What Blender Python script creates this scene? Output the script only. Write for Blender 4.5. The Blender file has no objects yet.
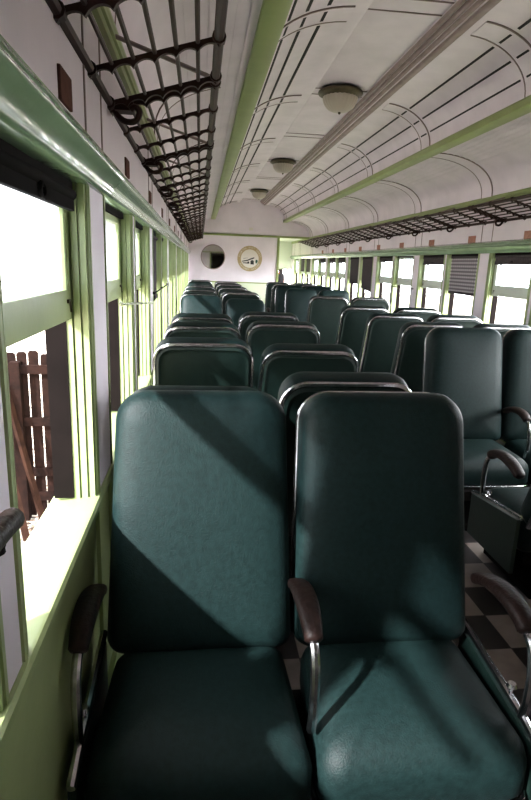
import bpy, bmesh, math, random
from math import sin, cos, pi, radians, sqrt
from mathutils import Vector, Matrix
random.seed(7)
S = bpy.context.scene
COL = S.collection

# ------------------------------------------------------------------ camera, world, sun, exposure
F_PX, PITCH, YAW, ROLL, CAM_H = 558.5, .2380, .1215, .037, 1.548
cd = bpy.data.cameras.new('camera'); cam = bpy.data.objects.new('camera', cd); COL.objects.link(cam)
cd.sensor_fit = 'VERTICAL'; cd.sensor_height = 36.0; cd.lens = F_PX / 800 * 36.0
cd.clip_start = .05; cd.clip_end = 300
fwd = Vector((sin(YAW)*cos(PITCH), cos(YAW)*cos(PITCH), -sin(PITCH)))
right = Vector((cos(YAW), -sin(YAW), 0)); up = right.cross(fwd)
r2 = cos(ROLL)*right + sin(ROLL)*up; u2 = -sin(ROLL)*right + cos(ROLL)*up
M = Matrix((r2, u2, -fwd)).transposed().to_4x4(); M.translation = (0, 0, CAM_H)
cam.matrix_world = M
S.camera = cam

world = bpy.data.worlds.new('sky'); S.world = world; world.use_nodes = True
wt = world.node_tree; bg = wt.nodes['Background']
bg.inputs[0].default_value = (.96, .98, 1.0, 1)
# hazy sky, brighter towards the open side on the right of the train
wtc = wt.nodes.new('ShaderNodeTexCoord'); wsp = wt.nodes.new('ShaderNodeSeparateXYZ'); wt.links.new(wtc.outputs['Generated'], wsp.inputs[0])
wmr = wt.nodes.new('ShaderNodeMapRange'); wmr.interpolation_type = 'SMOOTHSTEP'
wmr.inputs[1].default_value = -.3; wmr.inputs[2].default_value = .9; wmr.inputs[3].default_value = 6.5; wmr.inputs[4].default_value = 36.0
wt.links.new(wsp.outputs[0], wmr.inputs[0]); wt.links.new(wmr.outputs[0], bg.inputs[1])

SUN_DIR = Vector((1.35, 1.0, -1.20)).normalized()
sd = bpy.data.lights.new('sun', 'SUN'); sun = bpy.data.objects.new('sun', sd); COL.objects.link(sun)
sd.energy = 18.0; sd.color = (.97, .98, 1.0); sd.angle = radians(2.2)
sun.rotation_euler = SUN_DIR.to_track_quat('-Z', 'Y').to_euler()

vs = S.view_settings
vs.view_transform = 'Standard'; vs.look = 'None'; vs.exposure = 0.0; vs.gamma = 1.0; vs.use_curve_mapping = False
S.cycles.max_bounces = 10; S.cycles.diffuse_bounces = 6; S.cycles.transparent_max_bounces = 16
S.cycles.sample_clamp_indirect = 10.0
S.cycles.use_denoising = True

# ------------------------------------------------------------------ materials
def lin(c):
    return tuple((x/255/12.92 if x/255 <= .04045 else ((x/255+.055)/1.055)**2.4) for x in c)
MATS = {}
def mat(name, rgb, rough=.5, metal=0.0, noise=0.0, scale=8.0, rgb2=None, bump=0.0, bscale=60.0, spec=.5, linear=None, coat=0.0):
    m = bpy.data.materials.new(name); m.use_nodes = True; nt = m.node_tree
    b = nt.nodes['Principled BSDF']
    c = linear or lin(rgb)
    b.inputs['Base Color'].default_value = (*c, 1)
    b.inputs['Roughness'].default_value = rough; b.inputs['Metallic'].default_value = metal
    b.inputs['Specular IOR Level'].default_value = spec
    b.inputs['Coat Weight'].default_value = coat
    tc = nt.nodes.new('ShaderNodeTexCoord')
    if rgb2 or noise:
        c2 = lin(rgb2) if rgb2 else tuple(x*(1-noise) for x in c)
        n = nt.nodes.new('ShaderNodeTexNoise'); n.inputs['Scale'].default_value = scale; n.inputs['Detail'].default_value = 5
        nt.links.new(tc.outputs['Object'], n.inputs['Vector'])
        r = nt.nodes.new('ShaderNodeValToRGB'); r.color_ramp.elements[0].position = .35; r.color_ramp.elements[1].position = .7
        r.color_ramp.elements[0].color = (*c, 1); r.color_ramp.elements[1].color = (*c2, 1)
        nt.links.new(n.outputs['Fac'], r.inputs['Fac']); nt.links.new(r.outputs['Color'], b.inputs['Base Color'])
    if bump:
        n2 = nt.nodes.new('ShaderNodeTexNoise'); n2.inputs['Scale'].default_value = bscale; n2.inputs['Detail'].default_value = 3
        nt.links.new(tc.outputs['Object'], n2.inputs['Vector'])
        bp = nt.nodes.new('ShaderNodeBump'); bp.inputs['Strength'].default_value = bump; bp.inputs['Distance'].default_value = .004
        nt.links.new(n2.outputs['Fac'], bp.inputs['Height']); nt.links.new(bp.outputs['Normal'], b.inputs['Normal'])
    MATS[name] = m
    return m
VINYL = mat('green_vinyl', None, linear=(.0068, .0180, .0172), rough=.52, noise=.35, scale=60, bump=.3, bscale=230, spec=.17)
VINYL_BACK = mat('green_vinyl_panel', None, linear=(.0055, .017, .013), rough=.5, noise=.25, scale=30, bump=.3, bscale=150, spec=.4)
CHROME = mat('chrome', (205, 203, 205), rough=.2, metal=1.0, noise=.35, scale=30)
LEATHER = mat('brown_arm_leather', (40, 25, 21), rough=.55, spec=.25, noise=.4, scale=40, bump=.6, bscale=80)
DARK = mat('dark_iron', (20, 17, 16), rough=.85, spec=.06, noise=.3, scale=20)
PINKW = mat('pinkish_white_paint', (234, 224, 231), rough=.5, noise=.10, scale=3, bump=.15, bscale=30)
CEILW = mat('ceiling_paint', (224, 213, 221), rough=.45, noise=.14, scale=4, bump=.2, bscale=14)
GREEN = mat('green_paint', (164, 178, 124), rough=.38, noise=.16, scale=6, bump=.15, bscale=40)
GREEN_D = mat('green_gloss_paint', (138, 162, 130), rough=.22, noise=.2, scale=5, bump=.2, bscale=25, coat=.4)
GREEN_R = mat('green_rail_paint', (146, 160, 98), rough=.4, noise=.15, scale=5)
PALEG = mat('pale_green_paint', (212, 218, 190), rough=.5, noise=.06, scale=3)
SASH_LIT = mat('sunlit_sash_paint', (206, 212, 200), rough=.5, noise=.08, scale=6)  # right-hand sashes: sunlit haze put into the colour, own paint unknown
MOULD = mat('moulding_paint', (150, 132, 128), rough=.5, noise=.3, scale=10)
SLOT = mat('slot_dark', (26, 22, 22), rough=.8)
SEAM = mat('seam_grey', (128, 112, 108), rough=.7)
BROWN = mat('brown_sash_paint', (22, 17, 16), rough=.85, spec=.06, noise=.3, scale=15)
RACKM = mat('rack_brown_iron', (50, 30, 24), rough=.5, noise=.3, scale=30, spec=.2)
PLATE = mat('brown_plate', (98, 66, 56), rough=.85, spec=.06, noise=.2, scale=30)
PLATE_T = mat('tan_plate', (172, 124, 108), rough=.7, spec=.1, noise=.25, scale=30)
SHADE = mat('shade_cloth', (82, 76, 78), rough=.85, spec=.06, noise=.3, scale=60)
WOODF = mat('fence_wood', (36, 22, 18), rough=.85, spec=.06, rgb2=(20, 13, 11), scale=12, bump=.5, bscale=40)
WOODL = mat('lumber_wood', (48, 30, 22), rough=.85, spec=.06, rgb2=(30, 18, 14), scale=10, bump=.4, bscale=40)
BRONZE = mat('bronze_ring', (84, 76, 56), rough=.45, metal=.6, noise=.3, scale=20)
DOMEG = mat('dome_glass', (176, 166, 152), rough=.3, spec=.5)
MIRROR = mat('mirror_glass', (225, 225, 215), rough=.03, metal=1.0)
TAN = mat('emblem_tan', (176, 154, 112), rough=.6)
CREAM = mat('emblem_cream', (222, 216, 206), rough=.6)
BLACK = mat('emblem_black', (44, 44, 42), rough=.6)
EGREEN = mat('emblem_green', (40, 84, 66), rough=.6)
SKIN = mat('skin', (120, 62, 38), rough=.7, spec=.1)
HAIR = mat('black_hair', (12, 9, 9), rough=.8, spec=.1)
SHIRT = mat('black_shirt', (10, 9, 11), rough=.9, spec=.05)
JEANS = mat('light_jeans', (72, 86, 118), rough=.9, noise=.2, scale=40)
DOORW = mat('far_door_paint', (222, 226, 216), rough=.5)

def glass_mat(name='window_glass', lo=.03, hi=.07):
    m = bpy.data.materials.new(name); m.use_nodes = True; nt = m.node_tree; nt.nodes.clear()
    o = nt.nodes.new('ShaderNodeOutputMaterial'); t = nt.nodes.new('ShaderNodeBsdfTransparent'); g = nt.nodes.new('ShaderNodeBsdfGlossy')
    d = nt.nodes.new('ShaderNodeBsdfTranslucent'); d.inputs['Color'].default_value = (.86, .90, .96, 1)
    t.inputs['Color'].default_value = (.93, .96, .98, 1); g.inputs['Roughness'].default_value = .03
    lw_ = nt.nodes.new('ShaderNodeLayerWeight'); lw_.inputs['Blend'].default_value = .5
    p5 = math_node(nt, 'POWER', lw_.outputs['Facing'], 5.0); fr = math_node(nt, 'MULTIPLY_ADD', p5, .5); fr.node.inputs[2].default_value = .03
    mx = nt.nodes.new('ShaderNodeMixShader'); mx2 = nt.nodes.new('ShaderNodeMixShader')
    tc = nt.nodes.new('ShaderNodeTexCoord'); n = nt.nodes.new('ShaderNodeTexNoise'); n.inputs['Scale'].default_value = 9
    mr = nt.nodes.new('ShaderNodeMapRange'); mr.inputs[1].default_value = .3; mr.inputs[2].default_value = .8; mr.inputs[3].default_value = lo; mr.inputs[4].default_value = hi
    nt.links.new(tc.outputs['Object'], n.inputs['Vector']); nt.links.new(n.outputs['Fac'], mr.inputs[0]); nt.links.new(mr.outputs[0], mx2.inputs[0])
    nt.links.new(t.outputs[0], mx2.inputs[1]); nt.links.new(d.outputs[0], mx2.inputs[2])
    nt.links.new(fr, mx.inputs[0]); nt.links.new(mx2.outputs[0], mx.inputs[1]); nt.links.new(g.outputs[0], mx.inputs[2])
    nt.links.new(mx.outputs[0], o.inputs[0]); return m
def math_node(nt, op, a, b=None):
    n = nt.nodes.new('ShaderNodeMath'); n.operation = op
    for i, v in enumerate((a, b)):
        if v is None: continue
        if isinstance(v, (int, float)): n.inputs[i].default_value = v
        else: nt.links.new(v, n.inputs[i])
    return n.outputs[0]

GLASS = glass_mat(); DUSTY = glass_mat('dusty_glass', .22, .5)
TILE = .2286; TX0, TY0 = 1.5547, 2.8369
def floor_mat():
    m = bpy.data.materials.new('checker_tiles'); m.use_nodes = True; nt = m.node_tree; b = nt.nodes['Principled BSDF']
    tc = nt.nodes.new('ShaderNodeTexCoord'); sp = nt.nodes.new('ShaderNodeSeparateXYZ'); nt.links.new(tc.outputs['Object'], sp.inputs[0])
    u = math_node(nt, 'DIVIDE', math_node(nt, 'SUBTRACT', sp.outputs[0], TX0), TILE)
    v = math_node(nt, 'DIVIDE', math_node(nt, 'SUBTRACT', sp.outputs[1], TY0), TILE)
    s = math_node(nt, 'ADD', math_node(nt, 'FLOOR', u), math_node(nt, 'FLOOR', v))
    par = math_node(nt, 'FLOORED_MODULO', s, 2.0)            # 1 -> pale tile
    n = nt.nodes.new('ShaderNodeTexNoise'); n.inputs['Scale'].default_value = 7; n.inputs['Detail'].default_value = 6
    nt.links.new(tc.outputs['Object'], n.inputs['Vector'])
    mx = nt.nodes.new('ShaderNodeMix'); mx.data_type = 'RGBA'
    nt.links.new(par, mx.inputs[0])
    mx.inputs[6].default_value = (*lin((44, 40, 40)), 1); mx.inputs[7].default_value = (*lin((140, 130, 124)), 1)
    mu = nt.nodes.new('ShaderNodeMix'); mu.data_type = 'RGBA'; mu.blend_type = 'MULTIPLY'; mu.inputs[0].default_value = .6
    rp = nt.nodes.new('ShaderNodeValToRGB'); rp.color_ramp.elements[0].color = (.45, .42, .40, 1); rp.color_ramp.elements[0].position = .3; rp.color_ramp.elements[1].position = .6
    nt.links.new(n.outputs['Fac'], rp.inputs[0]); nt.links.new(mx.outputs[2], mu.inputs[6]); nt.links.new(rp.outputs[0], mu.inputs[7])
    # grout lines
    fu = math_node(nt, 'ABSOLUTE', math_node(nt, 'SUBTRACT', math_node(nt, 'FRACT', u), .5))
    fv = math_node(nt, 'ABSOLUTE', math_node(nt, 'SUBTRACT', math_node(nt, 'FRACT', v), .5))
    g = math_node(nt, 'GREATER_THAN', math_node(nt, 'MAXIMUM', fu, fv), .493)
    m3 = nt.nodes.new('ShaderNodeMix'); m3.data_type = 'RGBA'; nt.links.new(g, m3.inputs[0]); nt.links.new(mu.outputs[2], m3.inputs[6])
    m3.inputs[7].default_value = (.01, .009, .009, 1)
    nt.links.new(m3.outputs[2], b.inputs['Base Color']); b.inputs['Roughness'].default_value = .38
    return m

def gravel_mat():
    m = bpy.data.materials.new('gravel'); m.use_nodes = True; nt = m.node_tree; b = nt.nodes['Principled BSDF']
    tc = nt.nodes.new('ShaderNodeTexCoord'); vo = nt.nodes.new('ShaderNodeTexVoronoi'); vo.inputs['Scale'].default_value = 22
    nt.links.new(tc.outputs['Object'], vo.inputs['Vector'])
    sp = nt.nodes.new('ShaderNodeSeparateColor'); nt.links.new(vo.outputs['Color'], sp.inputs[0])
    rp = nt.nodes.new('ShaderNodeValToRGB'); e = rp.color_ramp.elements
    e[0].color = (*lin((62, 44, 33)), 1); e[1].color = (*lin((178, 168, 156)), 1); e[0].position = .05; e[1].position = .45
    e.new(.2).color = (*lin((134, 112, 94)), 1)
    nt.links.new(sp.outputs[0], rp.inputs[0]); nt.links.new(rp.outputs[0], b.inputs['Base Color'])
    bp = nt.nodes.new('ShaderNodeBump'); bp.inputs['Strength'].default_value = 1; bp.inputs['Distance'].default_value = .03; bp.invert = True
    nt.links.new(vo.outputs['Distance'], bp.inputs['Height']); nt.links.new(bp.outputs['Normal'], b.inputs['Normal'])
    b.inputs['Roughness'].default_value = .9
    return m

def shade_cloth_mat():
    m = bpy.data.materials.new('perforated_shade'); m.use_nodes = True; nt = m.node_tree; b = nt.nodes['Principled BSDF']
    tc = nt.nodes.new('ShaderNodeTexCoord'); mp = nt.nodes.new('ShaderNodeMapping'); mp.inputs['Scale'].default_value = (1, 20, 26)
    nt.links.new(tc.outputs['Object'], mp.inputs[0])
    vo = nt.nodes.new('ShaderNodeTexVoronoi'); vo.inputs['Scale'].default_value = 1; vo.inputs['Randomness'].default_value = .0
    nt.links.new(mp.outputs[0], vo.inputs['Vector'])
    rp = nt.nodes.new('ShaderNodeValToRGB'); rp.color_ramp.elements[0].position = .26; rp.color_ramp.elements[1].position = .36
    rp.color_ramp.elements[0].color = (*lin((200, 194, 198)), 1); rp.color_ramp.elements[1].color = (*lin((104, 97, 103)), 1)
    nt.links.new(vo.outputs['Distance'], rp.inputs[0]); nt.links.new(rp.outputs[0], b.inputs['Base Color'])
    b.inputs['Roughness'].default_value = .8
    return m
FLOORM, GRAVEL, PERF = floor_mat(), gravel_mat(), shade_cloth_mat()

# ------------------------------------------------------------------ mesh helpers
def finish(name, bm, m, parent=None, smooth=True, kind=None, sharp=35):
    me = bpy.data.meshes.new(name)
    bmesh.ops.recalc_face_normals(bm, faces=bm.faces)
    if smooth:
        for f in bm.faces: f.smooth = True
        for e in bm.edges:
            if len(e.link_faces) == 2 and e.calc_face_angle(0) > radians(sharp): e.smooth = False
    bm.to_mesh(me); bm.free()
    o = bpy.data.objects.new(name, me); COL.objects.link(o)
    me.materials.append(m)
    if parent: o.parent = parent
    if kind: o['kind'] = kind
    return o
def BM(): return bmesh.new()
def box(bm, x0, x1, y0, y1, z0, z1, mtx=None):
    v = [bm.verts.new(Vector(p)) for p in ((x0,y0,z0),(x1,y0,z0),(x1,y1,z0),(x0,y1,z0),(x0,y0,z1),(x1,y0,z1),(x1,y1,z1),(x0,y1,z1))]
    if mtx:
        for q in v: q.co = mtx @ q.co
    for f in ((0,3,2,1),(4,5,6,7),(0,1,5,4),(1,2,6,5),(2,3,7,6),(3,0,4,7)): bm.faces.new([v[i] for i in f])
    return v
def bbox(bm, x0, x1, y0, y1, z0, z1, b=.004):
    """bevelled box"""
    if x0 > x1: x0, x1 = x1, x0
    t = BM(); box(t, x0, x1, y0, y1, z0, z1)
    bmesh.ops.bevel(t, geom=list(t.edges), offset=b, segments=2, affect='EDGES', profile=.7)
    me = bpy.data.meshes.new('tmp'); t.to_mesh(me); t.free(); bm.from_mesh(me); bpy.data.meshes.remove(me)
def tube(bm, pts, r, n=10, caps=True):
    pts = [Vector(p) for p in pts]; rings = []
    rs = r if isinstance(r, (list, tuple)) else [r]*len(pts)
    ref = None
    for i, p in enumerate(pts):
        d = (pts[min(i+1, len(pts)-1)] - pts[max(i-1, 0)]).normalized()
        if ref is None: ref = Vector((0,0,1)) if abs(d.z) < .9 else Vector((1,0,0))
        a = d.cross(ref).normalized(); b = a.cross(d).normalized(); ref = b
        rings.append([bm.verts.new(p + rs[i]*(cos(2*pi*k/n)*a + sin(2*pi*k/n)*b)) for k in range(n)])
    for a, b in zip(rings, rings[1:]):
        for k in range(n): bm.faces.new((a[k], a[(k+1)%n], b[(k+1)%n], b[k]))
    if caps:
        bm.faces.new(rings[0]); bm.faces.new(rings[-1][::-1])
def smoothpts(pts, k=5):
    P = [Vector(p) for p in pts]; out = []
    for i in range(len(P)-1):
        p0, p1, p2, p3 = P[max(i-1,0)], P[i], P[i+1], P[min(i+2, len(P)-1)]
        for j in range(k):
            t = j/k
            out.append(.5*((2*p1)+(-p0+p2)*t+(2*p0-5*p1+4*p2-p3)*t*t+(-p0+3*p1-3*p2+p3)*t**3))
    out.append(P[-1]); return out
def lathe(bm, prof, n=32, c=(0,0,0), flute=0, nf=0):
    rings = []
    for r, z in prof:
        rings.append([bm.verts.new((c[0]+(r*(1+flute*cos(nf*2*pi*k/n)))*cos(2*pi*k/n), c[1]+(r*(1+flute*cos(nf*2*pi*k/n)))*sin(2*pi*k/n), c[2]+z)) for k in range(n)])
    for a, b in zip(rings, rings[1:]):
        for k in range(n): bm.faces.new((a[k], a[(k+1)%n], b[(k+1)%n], b[k]))
    bm.faces.new(rings[0]); bm.faces.new(rings[-1][::-1])
def extr(bm, poly, y0, y1):
    """closed (x,z) polygon extruded along y"""
    a = [bm.verts.new((x, y0, z)) for x, z in poly]; b = [bm.verts.new((x, y1, z)) for x, z in poly]
    n = len(poly)
    for i in range(n): bm.faces.new((a[i], a[(i+1)%n], b[(i+1)%n], b[i]))
    f1 = bm.faces.new(a[::-1]); f2 = bm.faces.new(b)
    bmesh.ops.triangulate(bm, faces=[f1, f2])
def rr(hw, h0, h1, rt, rb, n=7):
    """rounded rectangle in (x,z), z from h0 to h1, different top and bottom radii"""
    pts = []
    for cx_, cz, r, a0 in ((hw-rt, h1-rt, rt, 0), (-(hw-rt), h1-rt, rt, 90), (-(hw-rb), h0+rb, rb, 180), (hw-rb, h0+rb, rb, 270)):
        for k in range(n+1):
            a = radians(a0 + 90*k/n); pts.append((cx_ + r*cos(a), cz + r*sin(a)))
    return pts
def pillow(bm, hw, h0, h1, rt, rb, rings, axis='y', n=7, fn=None):
    """rounded slab from rings of (inset, depth): outline in the plane, depth along the axis"""
    R = []
    for ins, t in rings:
        m_ = min(hw, (h1-h0)/2) - .01; ins_ = min(ins, m_)
        P = rr(hw-ins_, h0+ins_, h1-ins_, max(rt-ins_*.6, .02) if ins_ < hw*.7 else .008, max(rb-ins_*.6, .015) if ins_ < hw*.7 else .008, n)
        vs_ = []
        for x, z in P:
            co = Vector((x, t, z)) if axis == 'y' else Vector((x, z, t))
            if fn: co = fn(co)
            vs_.append(bm.verts.new(co))
        R.append(vs_)
    N = len(R[0])
    for a, b in zip(R, R[1:]):
        for k in range(N): bm.faces.new((a[k], a[(k+1)%N], b[(k+1)%N], b[k]))
    bm.faces.new(R[0]); bm.faces.new(R[-1][::-1])
def empty(name, loc=(0,0,0), rz=0, label=None, cat=None, group=None, kind=None):
    o = bpy.data.objects.new(name, None); COL.objects.link(o); o.location = loc; o.rotation_euler = (0,0,rz); o.empty_display_size = .1
    return tag(o, label, cat, group, kind)
def tag(o, label=None, cat=None, group=None, kind=None):
    if label: o['label'] = label
    if cat: o['category'] = cat
    if group: o['group'] = group
    if kind: o['kind'] = kind
    return o
def copy_tree(o, parent=None):
    c = o.copy(); COL.objects.link(c)
    if parent: c.parent = parent
    for ch in list(o.children): copy_tree(ch, c)
    return c

# ------------------------------------------------------------------ dimensions of the coach
CX = 1.28; HALF = 1.58                      # centre line, half width: left face x=-.30, right face x=2.86
Y0, Y1 = -.55, 15.1                         # rear wall, placed close behind the camera to darken the foreground; far partition
Y2 = 18.0                                   # vestibule wall beyond
def WX(side, d):                            # x of a point d metres outside the inner wall face
    return CX + side*(HALF + d)
ZB = 1.735                                  # window head
PER = 1.83; WW = .73
LSTART, RSTART = 1.86 - 2*PER, 5.69 - 4*PER # start of a window pair
LEFT, RIGHT = [], []
for k in range(0, 11):
    for off in (0, .84):
        a = LSTART + k*PER + off
        if a + WW < Y1: LEFT.append((a+.035, a+WW))
for k in range(0, 12):
    for off in (0, .84):
        a = RSTART + k*PER + off
        if 1.9 < a and a + WW < Y2: RIGHT.append((a, a+WW))  # nearest right windows left out, solid unseen wall keeps the foreground dark
LEFT = [w for w in LEFT if w[0] > Y0 + .1]

# ground, floor
g = BM(); box(g, -40, 40, -30, 60, -1.25, -1.05); finish('ground', g, GRAVEL, smooth=False, kind='structure')
f = BM(); box(f, -.62, 3.18, Y0-.2, Y2+.1, -.12, 0); finish('floor', f, FLOORM, smooth=False, kind='structure')

# side walls: wainscot, letterboard, piers ------------------------------------------------
for side, nm, wins, yend in ((-1, 'left', LEFT, Y1), (1, 'right', RIGHT, Y2)):
    b = BM()
    box(b, *sorted((WX(side, .01), WX(side, .12))), Y0, yend, 0, .83)
    w = finish('wall_'+nm, b, GREEN, smooth=False, kind='structure')
    b = BM()
    edges = [Y0] + [e for a in wins for e in a] + [yend]
    for y0, y1 in zip(edges[::2], edges[1::2]):
        if y1 - y0 < .02: continue
        box(b, *sorted((WX(side, 0), WX(side, .12))), y0+.035, y1-.035, .83, 1.78)
    finish('trim_1', b, PINKW, w, smooth=False, kind='structure')
    b = BM()
    box(b, *sorted((WX(side, 0), WX(side, .13))), Y0, yend, 1.76, 2.24)
    # vertical joints on the letterboard
    finish('trim_2', b, PINKW, w, smooth=False, kind='structure')
    b = BM()
    for y0, y1 in zip(edges[::2], edges[1::2]):
        for yy in ((y0+.022, y1-.022) if y1-y0 > .25 else ()):
            box(b, *sorted((WX(side, -.003), WX(side, .01))), yy-.006, yy+.006, 1.84, 2.19)
    finish('trim_3', b, SEAM, w, smooth=False, kind='structure')
    # sill, rounded nose
    b = BM()
    pr = [(.13, .80), (.13, .85), (.0, .862), (-.008, .860), (-.014, .852), (-.014, .835), (-.008, .828), (.02, .822), (.02, .80)]
    extr(b, [(WX(side, d), z) for d, z in pr], Y0, yend)
    finish('trim_4', b, GREEN, w, kind='structure')
    # beam moulding above windows
    b = BM()
    pr = [(.05, 1.735), (-.012, 1.735), (-.020, 1.740), (-.022, 1.748), (-.028, 1.765), (-.040, 1.778), (-.052, 1.784), (-.056, 1.792), (-.052, 1.800), (-.046, 1.803),
          (-.050, 1.808), (-.048, 1.815), (-.040, 1.818), (-.034, 1.822), (-.036, 1.830), (-.028, 1.836), (-.012, 1.842), (0, 1.852), (.05, 1.852)]
    extr(b, [(WX(side, d*1.0), z) for d, z in pr], Y0, yend)
    finish('trim_5', b, GREEN_D, w, kind='structure', sharp=50)
    # low green rail below the cove
    b = BM()
    pr = [(.04, 2.20), (-.018, 2.20), (-.022, 2.215), (-.018, 2.225), (-.026, 2.230), (-.026, 2.245), (-.018, 2.250), (-.024, 2.262), (-.024, 2.275), (-.01, 2.288), (.04, 2.288)]
    extr(b, [(WX(side, d), z) for d, z in pr], Y0, yend)
    finish('trim_6', b, GREEN_R, w, kind='structure', sharp=50)
    # wainscot battens and kick board
    b = BM()
    for y0, y1 in zip(edges[::2], edges[1::2]):
        if y1-y0 > .25:
            box(b, *sorted((WX(side, -.002), WX(side, .02))), y0+.01, y0+.045, 0, .82)
            box(b, *sorted((WX(side, -.002), WX(side, .02))), y1-.045, y1-.01, 0, .82)
    box(b, *sorted((WX(side, -.008), WX(side, .02))), Y0, yend, 0, .14)
    finish('baseboard_'+nm, b, GREEN, w, smooth=False, kind='structure')

# windows ---------------------------------------------------------------------------------
wn = 0
def window(side, y0, y1, zr0, zr1):
    """sash window: fluted green jambs, brown outer track, raised upper sash with pane and latch"""
    global wn; wn += 1
    b = BM()
    for s, e in ((1, y0), (-1, y1)):           # stepped jambs, s points into the opening
        for (a, c, d0, d1) in ((-.036, .0, .004, .115), (-.030, -.018, -.004, .01), (0, .006, .004, .12), (.005, .012, .004, .019), (.005, .016, .024, .041), (.005, .020, .046, .064), (.005, .012, .064, .12), (-.01, -.004, -.002, .01)):
            ya, yb = sorted((e + s*a, e + s*c))
            box(b, *sorted((WX(side, d0), WX(side, d1))), ya, yb, .845, 1.745)
    w = finish('window_%d' % wn, b, GREEN, smooth=False, kind='structure')
    b = BM()                                    # dark outer track and head box
    for s, e in ((1, y0), (-1, y1)):
        ya, yb = sorted((e + s*.011, e + s*.024))
        box(b, *sorted((WX(side, .062), WX(side, .118))), ya, yb, .862, 1.74)
    box(b, *sorted((WX(side, .03), WX(side, .12))), y0+.02, y1-.02, 1.715, 1.76)
    finish('outer_frame', b, BROWN, w, smooth=False, kind='structure')
    b = BM(); d0, d1 = WX(side, .046), WX(side, .070)
    bbox(b, d0, d1, y0+.022, y1-.022, zr0, zr1, .004)
    bbox(b, d0, d1, y0+.022, y0+.070, zr1-.002, 1.72, .003)
    bbox(b, d0, d1, y1-.070, y1-.022, zr1-.002, 1.72, .003)
    bbox(b, d0, d1, y0+.022, y1-.022, 1.690, 1.73, .003)
    sash = finish('sash', b, GREEN if side < 0 else SASH_LIT, w, kind='structure')
    b = BM(); box(b, *sorted((WX(side, .055), WX(side, .060))), y0+.066, y1-.066, zr1-.006, 1.70)
    finish('pane', b, GLASS if side > 0 else DUSTY, sash, smooth=False, kind='structure')
    b = BM()
    for s, e in ((1, y0+.06), (-1, y1-.06)):
        box(b, *sorted((WX(side, .040), WX(side, .047))), e-.010, e+.010, zr0+.045, zr0+.055)
        tube(b, [(WX(side, .040), e, zr0+.05), (WX(side, .038), e, zr0+.022)], .003, 6)
    finish('latch', b, BRONZE, sash, kind='structure')
for a in LEFT: window(-1, *a, 1.385, 1.465)
for i, a in enumerate(RIGHT): window(1, *a, 1.325, 1.43)

# end walls -------------------------------------------------------------------------------
def cove_profile():
    """from centre outward (u, z)"""
    P = [(0, 3.13), (.235, 3.13)]
    P += [(.245, 3.10), (.275, 3.10), (.283, 3.075), (.312, 3.075), (.320, 3.05), (.350, 3.05), (.358, 3.03), (.385, 3.03), (.392, 3.045)]
    return P
N_C = 14
UPPER = [(.395 + .485*sin(pi/2*k/N_C), 2.70 + .345*cos(pi/2*k/N_C)) for k in range(N_C+1)]
LOWER = [(.965 + .60*sin(pi/2*k/N_C)**1.0, 2.27 + .375*cos(pi/2*k/N_C)**.8) for k in range(N_C+1)]
prof = cove_profile() + UPPER + [(.885, 2.66), (.96, 2.655)] + LOWER + [(1.585, 2.22)]
LPROF = [(.285, 3.128), (.288, 3.068), (.305, 3.062)]
UPPER_L = [(.31 + .62*sin(pi/2*k/N_C), 2.70 + .36*cos(pi/2*k/N_C)) for k in range(N_C+1)]
poly = [(CX+u, z) for u, z in prof] + [(CX+1.75, 2.22), (CX+1.75, 2.75), (CX+1.1, 3.3), (CX-1.1, 3.3), (CX-1.75, 2.75), (CX-1.75, 2.22)] + [(CX-u, z) for u, z in (LPROF + UPPER_L + [(.935, 2.66), (1.01, 2.650)] + LOWER[3:] + [(1.585, 2.22)])[::-1]]
b = BM(); extr(b, poly, Y0-.1, Y1+.1); CEIL = finish('ceiling', b, CEILW, kind='structure', sharp=28)
# green cove rails
b = BM()
for s in (-1, 1):
    pr = [(.860, 2.69), (.852, 2.672), (.856, 2.652), (.848, 2.642), (.850, 2.630), (.862, 2.624), (.955, 2.624), (.968, 2.632), (.972, 2.66), (.96, 2.70), (.88, 2.70)]
    extr(b, [(CX + s*(u + (.052 if s < 0 else 0)), z) for u, z in pr], Y0, Y1)
finish('trim_7', b, GREEN_R, kind='structure', sharp=50)
# reeded brownish mouldings beside the flat centre panel
b = BM()
for s in (1,):
    for k, (u0, u1, z0) in enumerate(((.236, .262, 3.092), (.266, .296, 3.072), (.300, .330, 3.050), (.334, .385, 3.026))):
        n = 6; pr = [(u0, 3.12)] + [(u0 + (u1-u0)*(.5-.5*cos(pi*j/n)), z0 + .008 - .008*sin(pi*j/n)) for j in range(n+1)] + [(u1, 3.12)]
        extr(b, [(CX + s*u, z) for u, z in pr], Y0, Y1-.02)
finish('trim_8', b, MOULD, kind='structure', sharp=50)
# ribs on the coves, slots, panel seams
RIBY = [1.97 + PER*k for k in range(-2, 8)]
def strip_on(bm, prof2, s, y0, y1, t):
    """thin band of thickness t standing on a cove profile"""
    n = len(prof2); A = []
    for i, (u, z) in enumerate(prof2):
        u0, z0 = prof2[max(i-1, 0)]; u1, z1 = prof2[min(i+1, n-1)]
        du, dz = u1-u0, z1-z0; L = sqrt(du*du+dz*dz)
        nx, nz = dz/L, -du/L
        A.append(((CX+s*u, z), (CX+s*(u+nx*t), z+nz*t)))
    for yy in (y0, y1): pass
    V = [[bm.verts.new((x, y, z)) for (x, z), y in ((p[0], y0), (p[1], y0), (p[1], y1), (p[0], y1))] for p in A]
    for a, c in zip(V, V[1:]):
        for k in range(4): bm.faces.new((a[k], a[(k+1)%4], c[(k+1)%4], c[k]))
    bm.faces.new(V[0]); bm.faces.new(V[-1][::-1])
b = BM(); q = BM()
for s in (-1, 1):
    for y in RIBY:
        for prof2 in (((UPPER if s > 0 else UPPER_L)[1:]), (LOWER if s > 0 else LOWER[3:])):
            strip_on(b, prof2, s, y-.105, y+.105, .005)
            for dy in (-.105, .105): strip_on(q, prof2, s, y+dy-.006, y+dy+.006, .0075)
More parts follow.
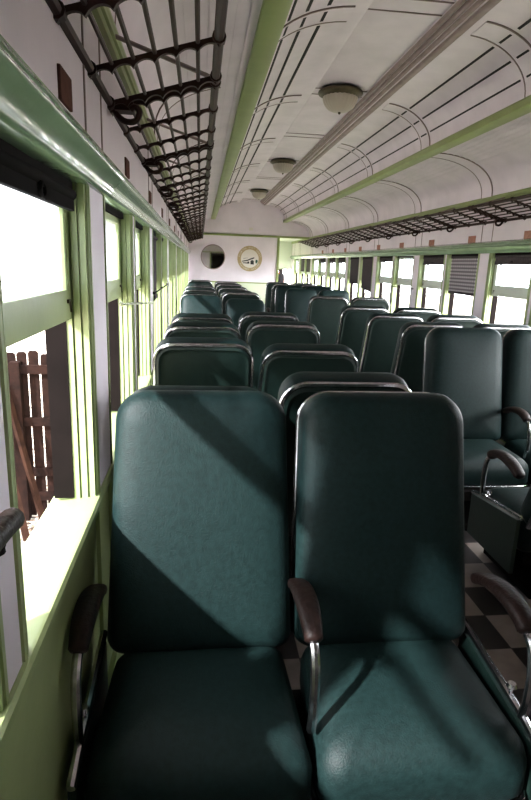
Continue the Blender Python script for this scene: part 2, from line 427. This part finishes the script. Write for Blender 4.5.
finish('trim_9', b, CEILW, kind='structure'); 
for y in RIBY:
    for dy in (-.09, .09): box(q, CX-.283, CX+.235, y+dy-.005, y+dy+.005, 3.124, 3.132)
for s in (-1, 1): box(q, CX+s*.27-.005, CX+s*.27+.005, Y0, Y1, 3.127, 3.134) if s < 0 else None
finish('trim_10', q, SEAM, smooth=False, kind='structure')
b = BM()
for s in (-1, 1):
    for tt in ((.33, .555, .785) if s > 0 else (.25, .40, .55)):
        A = [((.395 + .485*sin(pi/2*(tt+d)), 2.70 + .345*cos(pi/2*(tt+d))) if s > 0 else (.31 + .62*sin(pi/2*(tt+d)), 2.70 + .36*cos(pi/2*(tt+d)))) for d in (-.012, 0, .012)]
        for y in RIBY: 
            strip_on(b, A, s, y+.15, y+PER-.15, .004)
            strip_on(b, A, s, y-.07, y+.07, .0065)
finish('trim_11', b, SLOT, smooth=False, kind='structure')
b = BM()
for s in (-1, 1):                                   # faint lengthwise reeds of the lower cove
    for tt in (.10, .17, .24, .31, .38, .45):
        A = [(.965 + .60*sin(pi/2*(tt+d)), 2.27 + .375*cos(pi/2*(tt+d))**.8) for d in (-.008, 0, .008)]
        strip_on(b, A, s, Y0, Y1, .003)
finish('trim_12', b, CEILW, smooth=False, kind='structure')

# far partition and vestibule
XO = 2.06
b = BM(); box(b, -.35, XO-.06, Y1, Y1+.06, 1.06, 2.30); box(b, -.35, 2.95, Y1, Y1+.06, 2.27, 3.15); WF = finish('wall_far', b, PINKW, smooth=False, kind='structure')
b = BM(); box(b, -.35, XO-.06, Y1-.002, Y1+.06, 0, 1.06); finish('trim_13', b, PALEG, WF, smooth=False, kind='structure')
b = BM(); bbox(b, -.30, XO, Y1-.02, Y1+.02, 1.045, 1.075); bbox(b, -.30, 2.86, Y1-.025, Y1+.02, 2.235, 2.285); bbox(b, XO-.06, XO, Y1-.03, Y1+.09, 0, 2.26)
finish('trim_14', b, GREEN_R, WF, kind='structure')
b = BM(); box(b, XO-.08, XO-.02, Y1+.05, Y2, 0, 2.3); finish('wall_corridor', b, PALEG, smooth=False, kind='structure')
b = BM(); box(b, XO-.1, 3.02, Y1+.05, Y2+.1, 2.27, 2.34); finish('ceiling_corridor', b, DOORW, smooth=False, kind='structure')
DX0, DX1 = 2.30, 2.90
b = BM(); box(b, XO-.08, 3.02, Y2, Y2+.06, 1.43, 2.3); box(b, XO-.08, DX0, Y2, Y2+.06, 0, 1.44); box(b, 2.9, 3.02, Y2, Y2+.06, 0, 1.44); box(b, DX0, 2.9, Y2, Y2+.06, 0, .70)
WV = finish('wall_vestibule', b, DOORW, smooth=False, kind='structure')
b = BM(); bbox(b, DX0, 2.88, Y2-.02, Y2+.01, 1.42, 1.435); bbox(b, 2.855, 2.885, Y2-.02, Y2+.01, .70, 1.43); bbox(b, DX0, 2.88, Y2-.02, Y2+.01, .69, .715); finish('trim_15', b, GREEN_R, WV, kind='structure')
# rear wall with dark doorway (seen in the mirror)
b = BM(); box(b, -.35, .55, Y0-.06, Y0, 0, 3.15); box(b, 1.35, 2.95, Y0-.06, Y0, 0, 3.15); box(b, .5, 1.4, Y0-.06, Y0, 2.05, 3.15)
WR = finish('wall_rear', b, PINKW, smooth=False, kind='structure')
b = BM(); box(b, .55, 1.35, Y0-.05, Y0-.01, 0, 2.05); finish('door_1', b, DARK, smooth=False, kind='structure')
b = BM(); bbox(b, .49, .55, Y0-.02, Y0+.02, 0, 2.1); bbox(b, 1.35, 1.41, Y0-.02, Y0+.02, 0, 2.1); bbox(b, -.3, 2.86, Y0-.02, Y0+.02, 2.06, 2.11); finish('trim_16', b, GREEN_R, WR, kind='structure')

# ------------------------------------------------------------------ double coach seats
def seat_prototype():
    """seat-local frame: the sitter faces -y; parts carry the back at its own angle"""
    root = empty('double_coach_seat')
    parts = {}
    for s, nm in ((-1, 'a'), (1, 'b')):
        # cushion: waterfall front, T shape widening in front of the arms
        def fn(co, s=s):
            x, y, z = co
            t = max(0, min(1, (.10 - y)/.16)); t = t*t*(3-2*t)
            x = x*(1 + .075*t)
            if z > .30:
                z += .020*cos(min(1, abs(x)/.26)*pi/2) - .030*max(0, (-y+.02)/.18)**2 - .01
            return Vector((x + s*.275, y, z))
        b = BM()
        pillow(b, .250, -.175, .27, .05, .06, [(.14, .462), (.09, .461), (.05, .455), (.025, .443), (.008, .425), (0, .40), (.0, .33), (.006, .28), (.02, .262), (.05, .255)], axis='z', fn=fn, n=8)
        c = finish('seat_cushion', b, VINYL, root, sharp=60)
        # piping seam round the front of the cushion
        b = BM(); P = [(s*.275 + x*(1.075), y, .275) for x, y in ((-.252, .06), (-.252, -.08), (-.242, -.145), (-.20, -.175), (0, -.178), (.20, -.175), (.242, -.145), (.252, -.08), (.252, .06))]
        tube(b, smoothpts(P, 4), .006, 6); finish('chrome_trim', b, CHROME, c)
    for s in (-1, 1):
        H = .80
        def taper(co):
            return Vector((co.x*(1 + .085*(1 - co.z/H)), co.y, co.z))
        b = BM()
        pillow(b, .252, .03, H, .09, .05, [(.20, -.104), (.14, -.102), (.08, -.097), (.040, -.089), (.018, -.076), (.006, -.058), (0, -.035), (0, 0), (.002, .022), (.010, .032), (.03, .036)], n=9, fn=taper)
        o = finish('backrest', b, VINYL, root, sharp=60); o.location = (s*.275, .272, .392)
        b = BM()                                    # chrome band round the edge of the back shell
        seq = rr(.245, .03, H-.008, .088, .05, 8)
        arch = [(.245, .05), (.245, H*.5)] + seq[:18] + [(-.245, H*.5), (-.245, .05)]
        tube(b, [taper(Vector((x, .034, z))) for x, z in arch], .0115, 8); finish('chrome_trim', b, CHROME, o)
        b = BM(); pillow(b, .238, .04, H-.016, .082, .04, [(0, .030), (0, .046), (.010, .052), (.016, .047), (.030, .046), (.05, .050), (.14, .054)], n=9, fn=taper); finish('back_panel', b, VINYL_BACK, o)
    for k, x in enumerate((-.562, 0, .562)):
        P = [(x, .245, .640), (x, .19, .668), (x, .12, .686), (x, .05, .686), (x, .0, .672), (x, -.03, .650)]
        b = BM(); pts = smoothpts(P, 4); n = 12; rings = []
        for i, p in enumerate(pts):
            d = (pts[min(i+1, len(pts)-1)] - pts[max(i-1, 0)]).normalized(); nrm = Vector((1,0,0)).cross(d)
            e = i/(len(pts)-1); w = .024 + .007*sin(pi*min(1, e*1.1)) ; h = .017 + .005*e
            if i in (0, len(pts)-1): w *= .75; h *= .7
            rings.append([b.verts.new(p + Vector((1,0,0))*w*(abs(cos(2*pi*j/n))**.7*(1 if cos(2*pi*j/n) > 0 else -1)) + nrm*h*(abs(sin(2*pi*j/n))**.7*(1 if sin(2*pi*j/n) > 0 else -1))) for j in range(n)])
        for a, c in zip(rings, rings[1:]):
            for j in range(n): b.faces.new((a[j], a[(j+1)%n], c[(j+1)%n], c[j]))
        b.faces.new(rings[0]); b.faces.new(rings[-1][::-1])
        arm = finish('armrest', b, LEATHER, root, sharp=60)
        b = BM(); tube(b, smoothpts([(x, -.015, .652), (x, -.045, .636), (x, -.064, .60), (x, -.072, .54), (x, -.070, .47), (x, -.060, .42)], 5), .0125, 10)
        finish('arm_tube', b, CHROME, arm)
        if k != 1:
            b = BM(); tube(b, [(x, .30, .462), (x, -.06, .425), (x, -.16, .40)], .011, 8)
            finish('side_rail', b, CHROME, root)
            b = BM(); xx = x + (.028 if x < 0 else -.028)
            tube(b, [(x, .0, .425), (x, .0, .455)], .006, 8); tube(b, [(x, .0, .452), (x, .0, .462), (x, .0, .472)], [.009, .015, .011], 10)
            finish('recline_knob', b, CHROME, root)
            b = BM(); box(b, *sorted((x-.010, x+.010)), -.15, .28, .17, .40); 
            for v in b.verts:
                if v.co.z > .3 : v.co.z = .445 - (.28 - v.co.y)*.12
            finish('side_panel', b, VINYL_BACK, root, smooth=False)
    b = BM(); bbox(b, -.50, .50, -.22, .26, .20, .262, .01); bbox(b, -.36, -.24, -.14, .16, .03, .21, .01); bbox(b, .24, .36, -.14, .16, .03, .21, .01)
    bbox(b, -.42, -.18, -.22, .24, 0, .035, .008); bbox(b, .18, .42, -.22, .24, 0, .035, .008)
    finish('pedestal', b, DARK, root)
    b = BM(); tube(b, [(-.44, .34, .13), (.44, .34, .13)], .014, 8)
    for x in (-.30, .30): tube(b, [(x, .20, .20), (x, .34, .13)], .010, 8)
    finish('foot_bar', b, CHROME, root)
    return root
proto = seat_prototype()
# (x centre, y, faces camera?, angle of window/left seat, angle of right seat, label, group)
LX, RX = .275, 1.925
GL, GR = 'double seats left of the aisle', 'double seats right of the aisle'
SEATS = [
 (LX+.010, 1.20, 1, 15.5, 13, 'large green vinyl double seat in the foreground facing the camera beside the left window', GL),
 (LX, 2.50, 0, 27, 18.5, 'green double seat back to back with the foreground seat, only its right headrest showing', GL),
 (LX+.022, 3.38, 0, 17.5, 21.5, 'green double seat seen from behind, its two chrome arched backs nearest on the left', GL),
 (LX+.022, 4.30, 0, 20.5, 16.5, 'green double seat seen from behind, second full pair of chrome arches on the left', GL),
 (LX+.022, 5.10, 0, 23, 18, 'green double seat on the left facing away, last before the pair that faces the camera', GL),
 (LX+.022, 6.60, 1, 22.5, 29, 'green double seat on the left facing the camera midway down the coach with slanting shadow', GL),
 (LX, 8.05, 0, 20, 14, 'green double seat back to back behind the midway left pair that faces the camera', GL),
 (LX, 9.00, 0, 18, 20, 'small green double seat far down the left, fourth from the round mirror wall', GL),
 (LX, 10.0, 0, 16, 18, 'small green double seat far down the left, third from the round mirror wall', GL),
 (LX, 11.2, 0, 20, 16, 'small green double seat far down the left, next to last before the mirror wall', GL),
 (LX, 12.5, 0, 12, 16, 'tiny green double seat on the left, the last one below the round mirror', GL),
 (2.03, 2.50, 0, 20, 18, 'green double seat cut by the right edge, brown armrest and cushion facing away', GR),
 (2.05, 3.20, 1, 10, 10, 'green double seat right of the aisle facing the camera, nearest full pair of backs there', GR),
 (RX+.085, 4.45, 0, 14.5, 15, 'green double seat back to back behind the right pair that faces the camera', GR),
 (RX+.075, 5.30, 0, 17, 17, 'green double seat on the right seen from behind, near the patterned window shade', GR),
 (RX+.035, 6.10, 0, 16, 17, 'green double seat on the right seen from behind, last before the wide gap', GR),
 (RX, 7.60, 0, 12.5, 13, 'green double seat on the right with pale sunlit back panel beyond the wide gap', GR),
 (RX, 8.80, 1, 10, 12, 'green double seat far right of aisle facing the camera, plain back without chrome arch', GR),
 (RX, 10.1, 1, 8, 10, 'narrow green double seat far right facing the camera, second such before the doorway', GR),
 (RX, 11.4, 0, 8, 9, 'small green double seat seen from behind near the far doorway on the right', GR),
 (RX, 12.4, 0, 6, 8, 'farthest green double seat on the right, its aisle edge just under the doorway', GR),
]
for i, (x, y, face, aL, aR, lab, grp) in enumerate(SEATS):
    o = proto if i == 0 else copy_tree(proto)
    o.location = (x, y, 0); o.rotation_euler = (0, 0, 0 if face else pi)
    tag(o, lab, 'seat', grp)
    backs = sorted([c for c in o.children if c.name.startswith('backrest')], key=lambda c: c.location.x * (1 if face else -1))
    for c, a in zip(backs, (aL, aR)): c.rotation_euler = (-radians(a), 0, 0)

# ------------------------------------------------------------------ luggage racks
def rack(side, name_label, ystart, yend):
    """net-like iron rack; ux = distance from the wall face inward"""
    root = empty('luggage_rack', (WX(side, 0), ystart, 2.05), 0, name_label, 'luggage rack', 'iron luggage racks above the windows')
    def P(u, y, z): return (-side*u, y-ystart, z-2.05)
    U0, U1, ZA, ZI = .005, .345, 2.035, 2.135
    def zz(u): return ZA + (ZI-ZA)*(u-U0)/(U1-U0)
    for u, r, zl in ((U0, .013, .02), (U1, .014, .0)):
        b = BM(); tube(b, [P(u, ystart, zz(u)), P(u, yend, zz(u))], r, 8); finish('edge_rail', b, RACKM, root)
    us = [U0 + (U1-U0)*k/6 for k in range(1, 6)]
    for u in us:
        b = BM(); tube(b, [P(u, ystart, zz(u)), P(u, yend, zz(u))], .0062, 6); finish('rod', b, RACKM, root)
    def strap(bm, y, thick, thin, w, drop=0):
        allu = [U0] + us + [U1]; top, bot = [], []
        for a, c in zip(allu, allu[1:]):
            for k in range(8):
                t = k/8; u = a + (c-a)*t
                h = thick - (thick-thin)*sin(pi*t)**.6
                top.append((u, zz(u) + .004 + drop)); bot.append((u, zz(u) + .004 - h + drop))
        top.append((U1, zz(U1)+.004+drop)); bot.append((U1, zz(U1)+.004-thick+drop))
        V = [[bm.verts.new(P(u, y-w/2, z)), bm.verts.new(P(u, y+w/2, z)), bm.verts.new(P(u2, y+w/2, z2)), bm.verts.new(P(u2, y-w/2, z2))] for (u, z), (u2, z2) in zip(top, bot)]
        for a, c in zip(V, V[1:]):
            for k in range(4): bm.faces.new((a[k], a[(k+1)%4], c[(k+1)%4], c[k]))
        bm.faces.new(V[0]); bm.faces.new(V[-1][::-1])
        for u in (U0, U1):
            lathe_at = Vector(P(u, y, zz(u)))
            tube(bm, [lathe_at + Vector((0, -w*.9, 0)), lathe_at + Vector((0, w*.9, 0))], .019, 10)
    y = 2.05
    br = []
    while y - 1.07 > ystart: y -= 1.07
    while y < yend: br.append(y); y += 1.07
    for y in br:
        b = BM(); strap(b, y-.03, .030, .014, .016); strap(b, y+.03, .030, .014, .016)
        # web with the two bars, hook scroll at the wall end
        box(b, *sorted((P(.08, 0, 0)[0], P(.02, 0, 0)[0])), y-.03-ystart, y+.03-ystart, zz(.03)-.025-2.05, zz(.03)-2.05)
        pts = [P(.03 + .055*(1-cos(a))*.6, y-.035 , zz(.03) - .018 - .032*sin(a)) for a in [k*.35 for k in range(0, 9)]]
        tube(b, smoothpts([P(-.0, y, zz(0)+.02), P(.02, y, zz(0)-.02), P(.05, y-.01, zz(0)-.045), P(.085, y-.02, zz(0)-.045), P(.10, y-.03, zz(0)-.02), P(.085, y-.03, zz(0)-.005), P(.07, y-.03, zz(0)-.015)], 4), .010, 8)
        k = finish('bracket', b, RACKM, root)
        b = BM(); tube(b, [P(-.0, y-.02, 2.24), P(.03, y, 2.236), P(U1-.01, y+.02, zz(U1)+.01)], .007, 6)
        finish('tie_rod', b, MOULD, root)
        for dy in (1.07/3, 2.14/3):
            if y + dy < yend:
                b = BM(); strap(b, y+dy, .028, .012, .014); finish('cross_strap', b, RACKM, root)
    return root
rack(-1, 'dark brown iron net luggage rack overhead on the left wall', .55, 14.8)
rack(1, 'dark brown iron net luggage rack above the bright right windows', 3.1, 14.8)

# ------------------------------------------------------------------ ceiling lights
def light_fixture(y):
    root = empty('ceiling_light', (CX-.02, y, 3.13))
    b = BM(); lathe(b, [(.135, 0), (.165, -.004), (.182, -.016), (.200, -.026), (.205, -.040), (.198, -.052), (.178, -.060), (.165, -.072), (.150, -.076)], 40); finish('bronze_ring', b, BRONZE, root, sharp=60)
    n = 12; pr = [(.158*cos(pi/2*k/n)**.75 + .001, -.062 - .135*sin(pi/2*k/n)) for k in range(n)] + [(.012, -.1965)]
    b = BM(); lathe(b, pr, 96, flute=.022, nf=24); finish('fluted_glass_dome', b, DOMEG, root, sharp=80)
    b = BM(); lathe(b, [(.006, -.19), (.012, -.197), (.013, -.205), (.007, -.213), (.002, -.216)], 12); finish('finial', b, BRONZE, root)
    return root
l0 = light_fixture(5.52)
for i, (y, lab) in enumerate(((5.52, 'nearest and largest unlit dome light on the centre of the ceiling'), (9.18, 'middle one of the three visible ceiling dome lights'), (12.84, 'farthest and smallest ceiling dome light near the end wall'))):
    o = l0 if i == 0 else copy_tree(l0); o.location.y = y; tag(o, lab, 'ceiling light', 'dome lights along the ceiling')

# ------------------------------------------------------------------ plates on the letterboards
def plate(side, y, lab):
    b = BM(); bbox(b, -.004, .004, -(.055 if side < 0 else .08), (.055 if side < 0 else .08), -.034, .034, .003)
    o = finish('wall_plate', b, PLATE if side < 0 else PLATE_T, smooth=False); o.location = (WX(side, -.003), y, 1.905 if side < 0 else 1.885)
    return tag(o, lab, 'plate', 'small brown plates above the windows')
ords = ['nearest', 'second nearest', 'third nearest', 'fourth nearest', 'fifth nearest', 'sixth nearest', 'seventh nearest', 'eighth nearest', 'ninth nearest', 'tenth nearest']
for j in range(8): plate(-1, 1.39+1.072*j, '%s small brown plate on the left wall under the luggage rack' % ords[j])
for j in range(9): plate(1, 4.80+1.072*j, '%s small brown plate on the right wall under the luggage rack' % ords[j])

# ------------------------------------------------------------------ window shades
def shade(side, y0, y1, zbot, lab, m=SHADE, tilt=0.0, grp='roller shades in the windows'):
    root = empty('window_shade', (WX(side, .028), (y0+y1)/2, 1.72), 0, lab, 'shade', grp)
    hw = (y1-y0)/2 - .05
    b = BM(); tube(b, [(0, -hw, -.018), (0, hw, -.018)], .014, 12); finish('roller', b, m if m is DARK else SHADE, root)
    b = BM(); box(b, -.0015, .0015, -hw, hw, zbot-1.72, -.012)
    for v in b.verts:
        if v.co.z < -.03: v.co.z += tilt*v.co.y
    finish('shade_cloth', b, m, root, smooth=False)
    b = BM(); bbox(b, -.007, .007, -hw, hw, zbot-1.72-.028, zbot-1.72+.004, .003)
    for v in b.verts: v.co.z += tilt*v.co.y
    finish('bottom_bar', b, m if m is DARK else SHADE, root)
    b = BM(); pts = [(-side*(-.0) - side*.012, .018*cos(a), zbot-1.72-.012 + .014*sin(a)) for a in [2*pi*k/12 for k in range(13)]]
    tube(b, pts, .004, 6); box(b, *sorted((-side*.005, -side*.013)), -.012, .012, zbot-1.72-.006, zbot-1.72+.006); finish('pull_ring', b, DARK, root)
def rw(k, off): a = 5.69 + PER*k + off*.84; return a, a+WW
RS = [(-1, 1, 1.655, 'short dark rolled shade at the top of the right window nearest the photo edge', SHADE, 0),
      (0, 0, 1.325, 'grey patterned shade pulled halfway down in a right window', PERF, 0),
      (0, 1, 1.645, 'rolled dark shade on the right window just beyond the patterned shade', SHADE, 0),
      (1, 1, 1.68, 'thin rolled shade at the top of the right window before the two lowered dark ones', SHADE, 0),
      (2, 0, 1.20, 'dark shade hanging lowest and crooked, nearer one of the two lowered together on the right', SHADE, .10),
      (2, 1, 1.28, 'dark shade pulled straight down, farther one of the two lowered together on the right', SHADE, 0),
      (3, 0, 1.66, 'thin rolled shade on the first right window beyond the two lowered shades', SHADE, 0),
      (3, 1, 1.66, 'thin rolled shade on the second right window beyond the two lowered shades', SHADE, 0),
      (4, 0, 1.66, 'tiny rolled shade on a far right window near the partition', SHADE, 0),
      (5, 0, 1.42, 'tiny half lowered shade in the right window just past the partition', SHADE, 0),
      (5, 1, 1.42, 'tiny half lowered shade in the second right window past the partition', SHADE, 0)]
for k, off, zb, lab, m, t in RS: shade(1, *rw(k, off), zb, lab, m, t)
def lw(k, off): a = 1.86 + PER*k + off*.84; return a, a+WW
shade(-1, *lw(1, 0), 1.30, 'dark shade hanging down in the fourth window along the left wall', SHADE, 0)
shade(-1, *lw(-1, 1), 1.69, 'rolled black shade at the top of the nearest left window', DARK, 0)
# guard rods across windows
def rod(side, y0, y1, z, lab, m, dz=0):
    b = BM(); x = WX(side, -.012); tube(b, [(0, 0, 0), (0, y1-y0, dz)], .005, 8)
    for yy in (.02, (y1-y0)/2, y1-y0-.02): zz_ = dz*yy/(y1-y0); tube(b, [(0, yy, zz_), (side*.014, yy, zz_)], .009, 8)
    o = finish('guard_rod', b, m); o.location = (x, y0, z); tag(o, lab, 'rod', 'guard rods across the windows')
rod(-1, 2.15, 3.6, 1.385, 'pale guard rod across the second and third left windows', PALEG, -.095)
rod(-1, 3.66, 5.2, 1.345, 'dark guard rod under the lowered shade on the left', DARK)
rod(1, 7.40, 8.22, 1.30, 'dark guard rod across a bright right window', DARK)

# ------------------------------------------------------------------ mirror and emblem on the far partition
root = empty('round_mirror', (.325, Y1, 1.690), 0, 'round wall mirror in a thin dark frame on the far white partition', 'mirror')
def disc(bm, r0, r1, y0, y1, n=48, cx_=0, cz=0):
    if r0 == 0:
        a = [bm.verts.new((cx_+r1*cos(2*pi*k/n), y0, cz+r1*sin(2*pi*k/n))) for k in range(n)]; c = [bm.verts.new((v.co.x, y1, v.co.z)) for v in a]
        bm.faces.new(a); bm.faces.new(c[::-1])
        for k in range(n): bm.faces.new((a[k], a[(k+1)%n], c[(k+1)%n], c[k]))
    else:
        R = [[bm.verts.new((cx_+r*cos(2*pi*k/n), y, cz+r*sin(2*pi*k/n))) for k in range(n)] for r, y in ((r0, y0), (r1, y0), (r1, y1), (r0, y1))]
        for i in range(4):
            for k in range(n): bm.faces.new((R[i][k], R[i][(k+1)%n], R[(i+1)%4][(k+1)%n], R[(i+1)%4][k]))
b = BM(); disc(b, 0, .300, -.012, -.002); finish('mirror_disc', b, MIRROR, root, smooth=False)
b = BM(); disc(b, .296, .318, -.024, -.001); finish('mirror_frame', b, MOULD, root)
root = empty('railway_emblem', (1.287, Y1, 1.680), 0, 'round railway emblem with tan lettered ring and a train on the far white partition', 'emblem')
b = BM(); disc(b, 0, .31, -.010, -.001); finish('emblem_disc', b, CREAM, root, smooth=False)
b = BM(); disc(b, .235, .325, -.016, -.002); finish('lettered_ring', b, TAN, root, smooth=False)
b = BM()                                           # train picture
def poly2(bm, P, y0, y1):
    a = [bm.verts.new((x, y0, z)) for x, z in P]; c = [bm.verts.new((x, y1, z)) for x, z in P]
    bm.faces.new(a); bm.faces.new(c[::-1])
    for k in range(len(P)): bm.faces.new((a[k], a[(k+1)%len(P)], c[(k+1)%len(P)], c[k]))
for P in ([(-.20, -.06), (-.06, -.03), (.05, .02), (.12, .04), (.12, .01), (.05, -.015), (-.06, -.06), (-.20, -.085)],
          [(-.18, -.10), (-.02, -.10), (-.02, -.13), (-.18, -.12)], [(-.17, .005), (-.05, .02), (-.05, .012), (-.17, -.003)],
          [(.02, -.14), (.02, -.06), (.05, -.035), (.08, -.035), (.11, -.06), (.11, -.15)], [(-.06, -.12), (-.06, -.08), (-.02, -.07), (.0, -.12)]):
    poly2(b, P, -.016, -.008)
finish('train_picture', b, BLACK, root, smooth=False)
b = BM(); poly2(b, [(.15, -.09), (.155, -.03), (.19, -.02), (.215, -.05), (.20, -.10), (.17, -.12)], -.016, -.008); finish('green_spot', b, EGREEN, root, smooth=False)
def ring_text(word, a_mid, r, size, flip=False):
    n = len(word); step = 8.6 * size/.058
    b = BM()
    for i, ch in enumerate(word):
        if ch == ' ': continue
        cu = bpy.data.curves.new('t', 'FONT'); cu.body = ch; cu.size = size; cu.align_x = 'CENTER'; cu.align_y = 'CENTER'; cu.extrude = .002
        to = bpy.data.objects.new('t', cu); COL.objects.link(to)
        me = bpy.data.meshes.new_from_object(to)
        off = (i - (n-1)/2) * step
        a = radians(a_mid - off) if not flip else radians(a_mid + off)
        rot = (a - pi/2) if not flip else (a + pi/2)
        mt = Matrix.Translation((r*cos(a), -.019, r*sin(a))) @ Matrix.Rotation(-rot, 4, 'Y') @ Matrix.Rotation(pi/2, 4, 'X')
        me.transform(mt); b.from_mesh(me)
        bpy.data.objects.remove(to); bpy.data.curves.remove(cu); bpy.data.meshes.remove(me)
    return b
finish('ring_lettering', ring_text('FLORIDA EAST COAST', 90, .28, .062), CREAM, root, smooth=False)
finish('ring_lettering', ring_text('RAILWAY SYSTEM', 270, .28, .062, True), CREAM, root, smooth=False)
# small bell/detector above the partition
b = BM(); bbox(b, -.05, .05, -.03, 0, -.03, .04, .01); o = finish('wall_box', b, CREAM); o.location = (1.30, Y1, 2.42); tag(o, 'small white box high on the far wall between mirror and last light', 'box')

# ------------------------------------------------------------------ padded seat arm end, hung on the nearest left pier by an added stem
root = empty('seat_arm_end', (-.30, .77, 1.13), 0, 'brown padded seat arm end with chrome tip at the left edge by the green pier', 'handle')
b = BM(); tube(b, smoothpts([(.045, -.42, .085), (.045, -.25, .080), (.042, -.12, .070), (.038, -.03, .058), (.036, .005, .050)], 4), [.017]*16+[.013], 12); finish('arm_pad', b, LEATHER, root)
b = BM(); tube(b, [(.0, -.05, .04), (.04, -.05, .04)], .010, 10); tube(b, [(.028, -.06, .085), (.034, -.06, .03)], .011, 10); finish('stem', b, DARK, root)
b = BM(); tube(b, [(.038, -.02, .060), (.037, .002, .066)], [.007, .004], 10); finish('chrome_tip', b, CHROME, root)

# ------------------------------------------------------------------ outside left: fence, leaning boards
FY = 5.5; GZ = -1.05
root = empty('wooden_fence', (-2.4, FY, GZ), 0, 'brown weathered wooden picket fence outside the open left window', 'fence')
x = -3.9
while x < -.95:
    w = .088 + random.uniform(-.006, .006); h = 1.70 + random.uniform(-.015, .02); t = random.uniform(-.01, .01)
    P = [(0, .02), (w, .02), (w+t, h-.02), (w*.8+t, h), (w*.2+t, h), (t, h-.02)]
    b = BM(); a = [b.verts.new((x+2.4+px, 0, pz)) for px, pz in P]; c = [b.verts.new((v.co.x, .02, v.co.z)) for v in a]
    b.faces.new(a); b.faces.new(c[::-1])
    for k in range(6): b.faces.new((a[k], a[(k+1)%6], c[(k+1)%6], c[k]))
    finish('picket', b, WOODF, root, smooth=False); x += w + .016
for z in (1.50, .98, .46, .20):
    b = BM(); bbox(b, -1.5, 1.45, -.045, 0, z, z+.085); finish('rail', b, WOODF, root, smooth=False)
for xx in (-1.2, 1.3, .62):
    b = BM(); bbox(b, xx, xx+.09, -.09, -.001, 0, 1.62); finish('post', b, WOODF, root, smooth=False)
for (p0, p1, lab) in (((-1.50, 5.25, GZ+.02), (-1.84, 5.40, .42), 'longer grey brown board leaning steeply against the fence'), ((-1.58, 4.95, GZ+.02), (-1.88, 5.36, -.10), 'shorter brown board leaning lower against the fence')):
    a, c = Vector(p0), Vector(p1); d = c-a; L = d.length
    b = BM(); bbox(b, -.03, .03, -.018, .018, 0, L); o = finish('leaning_board', b, WOODL, smooth=False)
    o.location = a; o.rotation_euler = d.to_track_quat('Z', 'Y').to_euler(); tag(o, lab, 'board', 'boards leaning on the fence')

# ------------------------------------------------------------------ person beyond the far doorway
def person():
    px, py, gz = 3.36, 24.0, -.27
    pb = BM(); bbox(pb, 2.9, 5.5, 22, 27, -1.05, -.27, .02); finish('ground_platform', pb, SEAM, kind='structure')
    root = empty('person', (px, py, gz), radians(215), 'person with dark hair, black top and pale jeans beyond the far doorway', 'person')
    J = {'pel': (0,0,.92), 'sp': (0,0,1.12), 'ch': (0,.01,1.34), 'nk': (0,0,1.50), 'hd': (0,-.01,1.60), 'hd2': (0,-.01,1.70),
         'hl': (-.09,0,.88), 'kl': (-.10,-.01,.48), 'al': (-.10,.02,.08), 'fl': (-.10,-.12,.03), 'hr': (.09,0,.88), 'kr': (.10,-.01,.48), 'ar': (.10,.02,.08), 'fr': (.10,-.12,.03),
         'sl': (-.17,0,1.42), 'el': (-.21,0,1.14), 'wl': (-.19,-.08,.92), 'sr': (.17,0,1.42), 'er': (.22,.0,1.14), 'wr': (.19,-.10,.93)}
    E = [('pel','sp'),('sp','ch'),('ch','nk'),('nk','hd'),('hd','hd2'),('pel','hl'),('hl','kl'),('kl','al'),('al','fl'),('pel','hr'),('hr','kr'),('kr','ar'),('ar','fr'),('ch','sl'),('sl','el'),('el','wl'),('ch','sr'),('sr','er'),('er','wr')]
    Rr = dict(pel=.14, sp=.12, ch=.13, nk=.055, hd=.085, hd2=.07, hl=.09, kl=.06, al=.04, fl=.035, hr=.09, kr=.06, ar=.04, fr=.035, sl=.06, el=.042, wl=.03, sr=.06, er=.042, wr=.03)
    for i in range(5):       # fingers
        for s, w in ((-1, 'wl'), (1, 'wr')):
            W = Vector(J[w]); n = '%s%d' % (w, i)
            J[n] = tuple(W + Vector((s*.01, -.05+.018*i, -.06 if i else -.03))); Rr[n] = .011; E.append((w, n))
            J[n+'t'] = tuple(W + Vector((s*.0, -.06+.018*i, -(.10 + .008*(2-abs(i-2))) if i else -.065))); Rr[n+'t'] = .008; E.append((n, n+'t'))
    names = list(J); me = bpy.data.meshes.new('body'); me.from_pydata([J[n] for n in names], [(names.index(a), names.index(c)) for a, c in E], [])
    o = bpy.data.objects.new('body', me); COL.objects.link(o)
    sk = o.modifiers.new('skin', 'SKIN')
    for v, n in zip(me.skin_vertices[0].data if me.skin_vertices else [], names): v.radius = (Rr[n], Rr[n])
    o.modifiers.new('sub', 'SUBSURF').levels = 2
    dg = bpy.context.evaluated_depsgraph_get(); dg.update(); m2 = bpy.data.meshes.new_from_object(o.evaluated_get(dg))
    bpy.data.objects.remove(o)
    b = BM(); b.from_mesh(m2)
    body = finish('body', b, SKIN, root)
    me = body.data; me.materials.append(SHIRT); me.materials.append(JEANS)
    for p in me.polygons:
        z = p.center.z; x = abs(p.center.x)
        p.material_index = 2 if z < .95 and x < .17 else (1 if z < 1.47 and (x < .20 or z > 1.25) and x < .3 and z > .93 else 0)
    b = BM(); bmesh.ops.create_icosphere(b, subdivisions=3, radius=.105, matrix=Matrix.Translation((0, .025, 1.64)) @ Matrix.Diagonal((.95, 1.0, 1.2, 1)))
    for v in b.verts:
        if v.co.y < -.03: v.co.y = -.03 + (v.co.y+.03)*.3
        if v.co.z < 1.6: v.co.z -= .16*max(0, (v.co.y+.03)/.1)
    finish('hair', b, HAIR, root)
person()
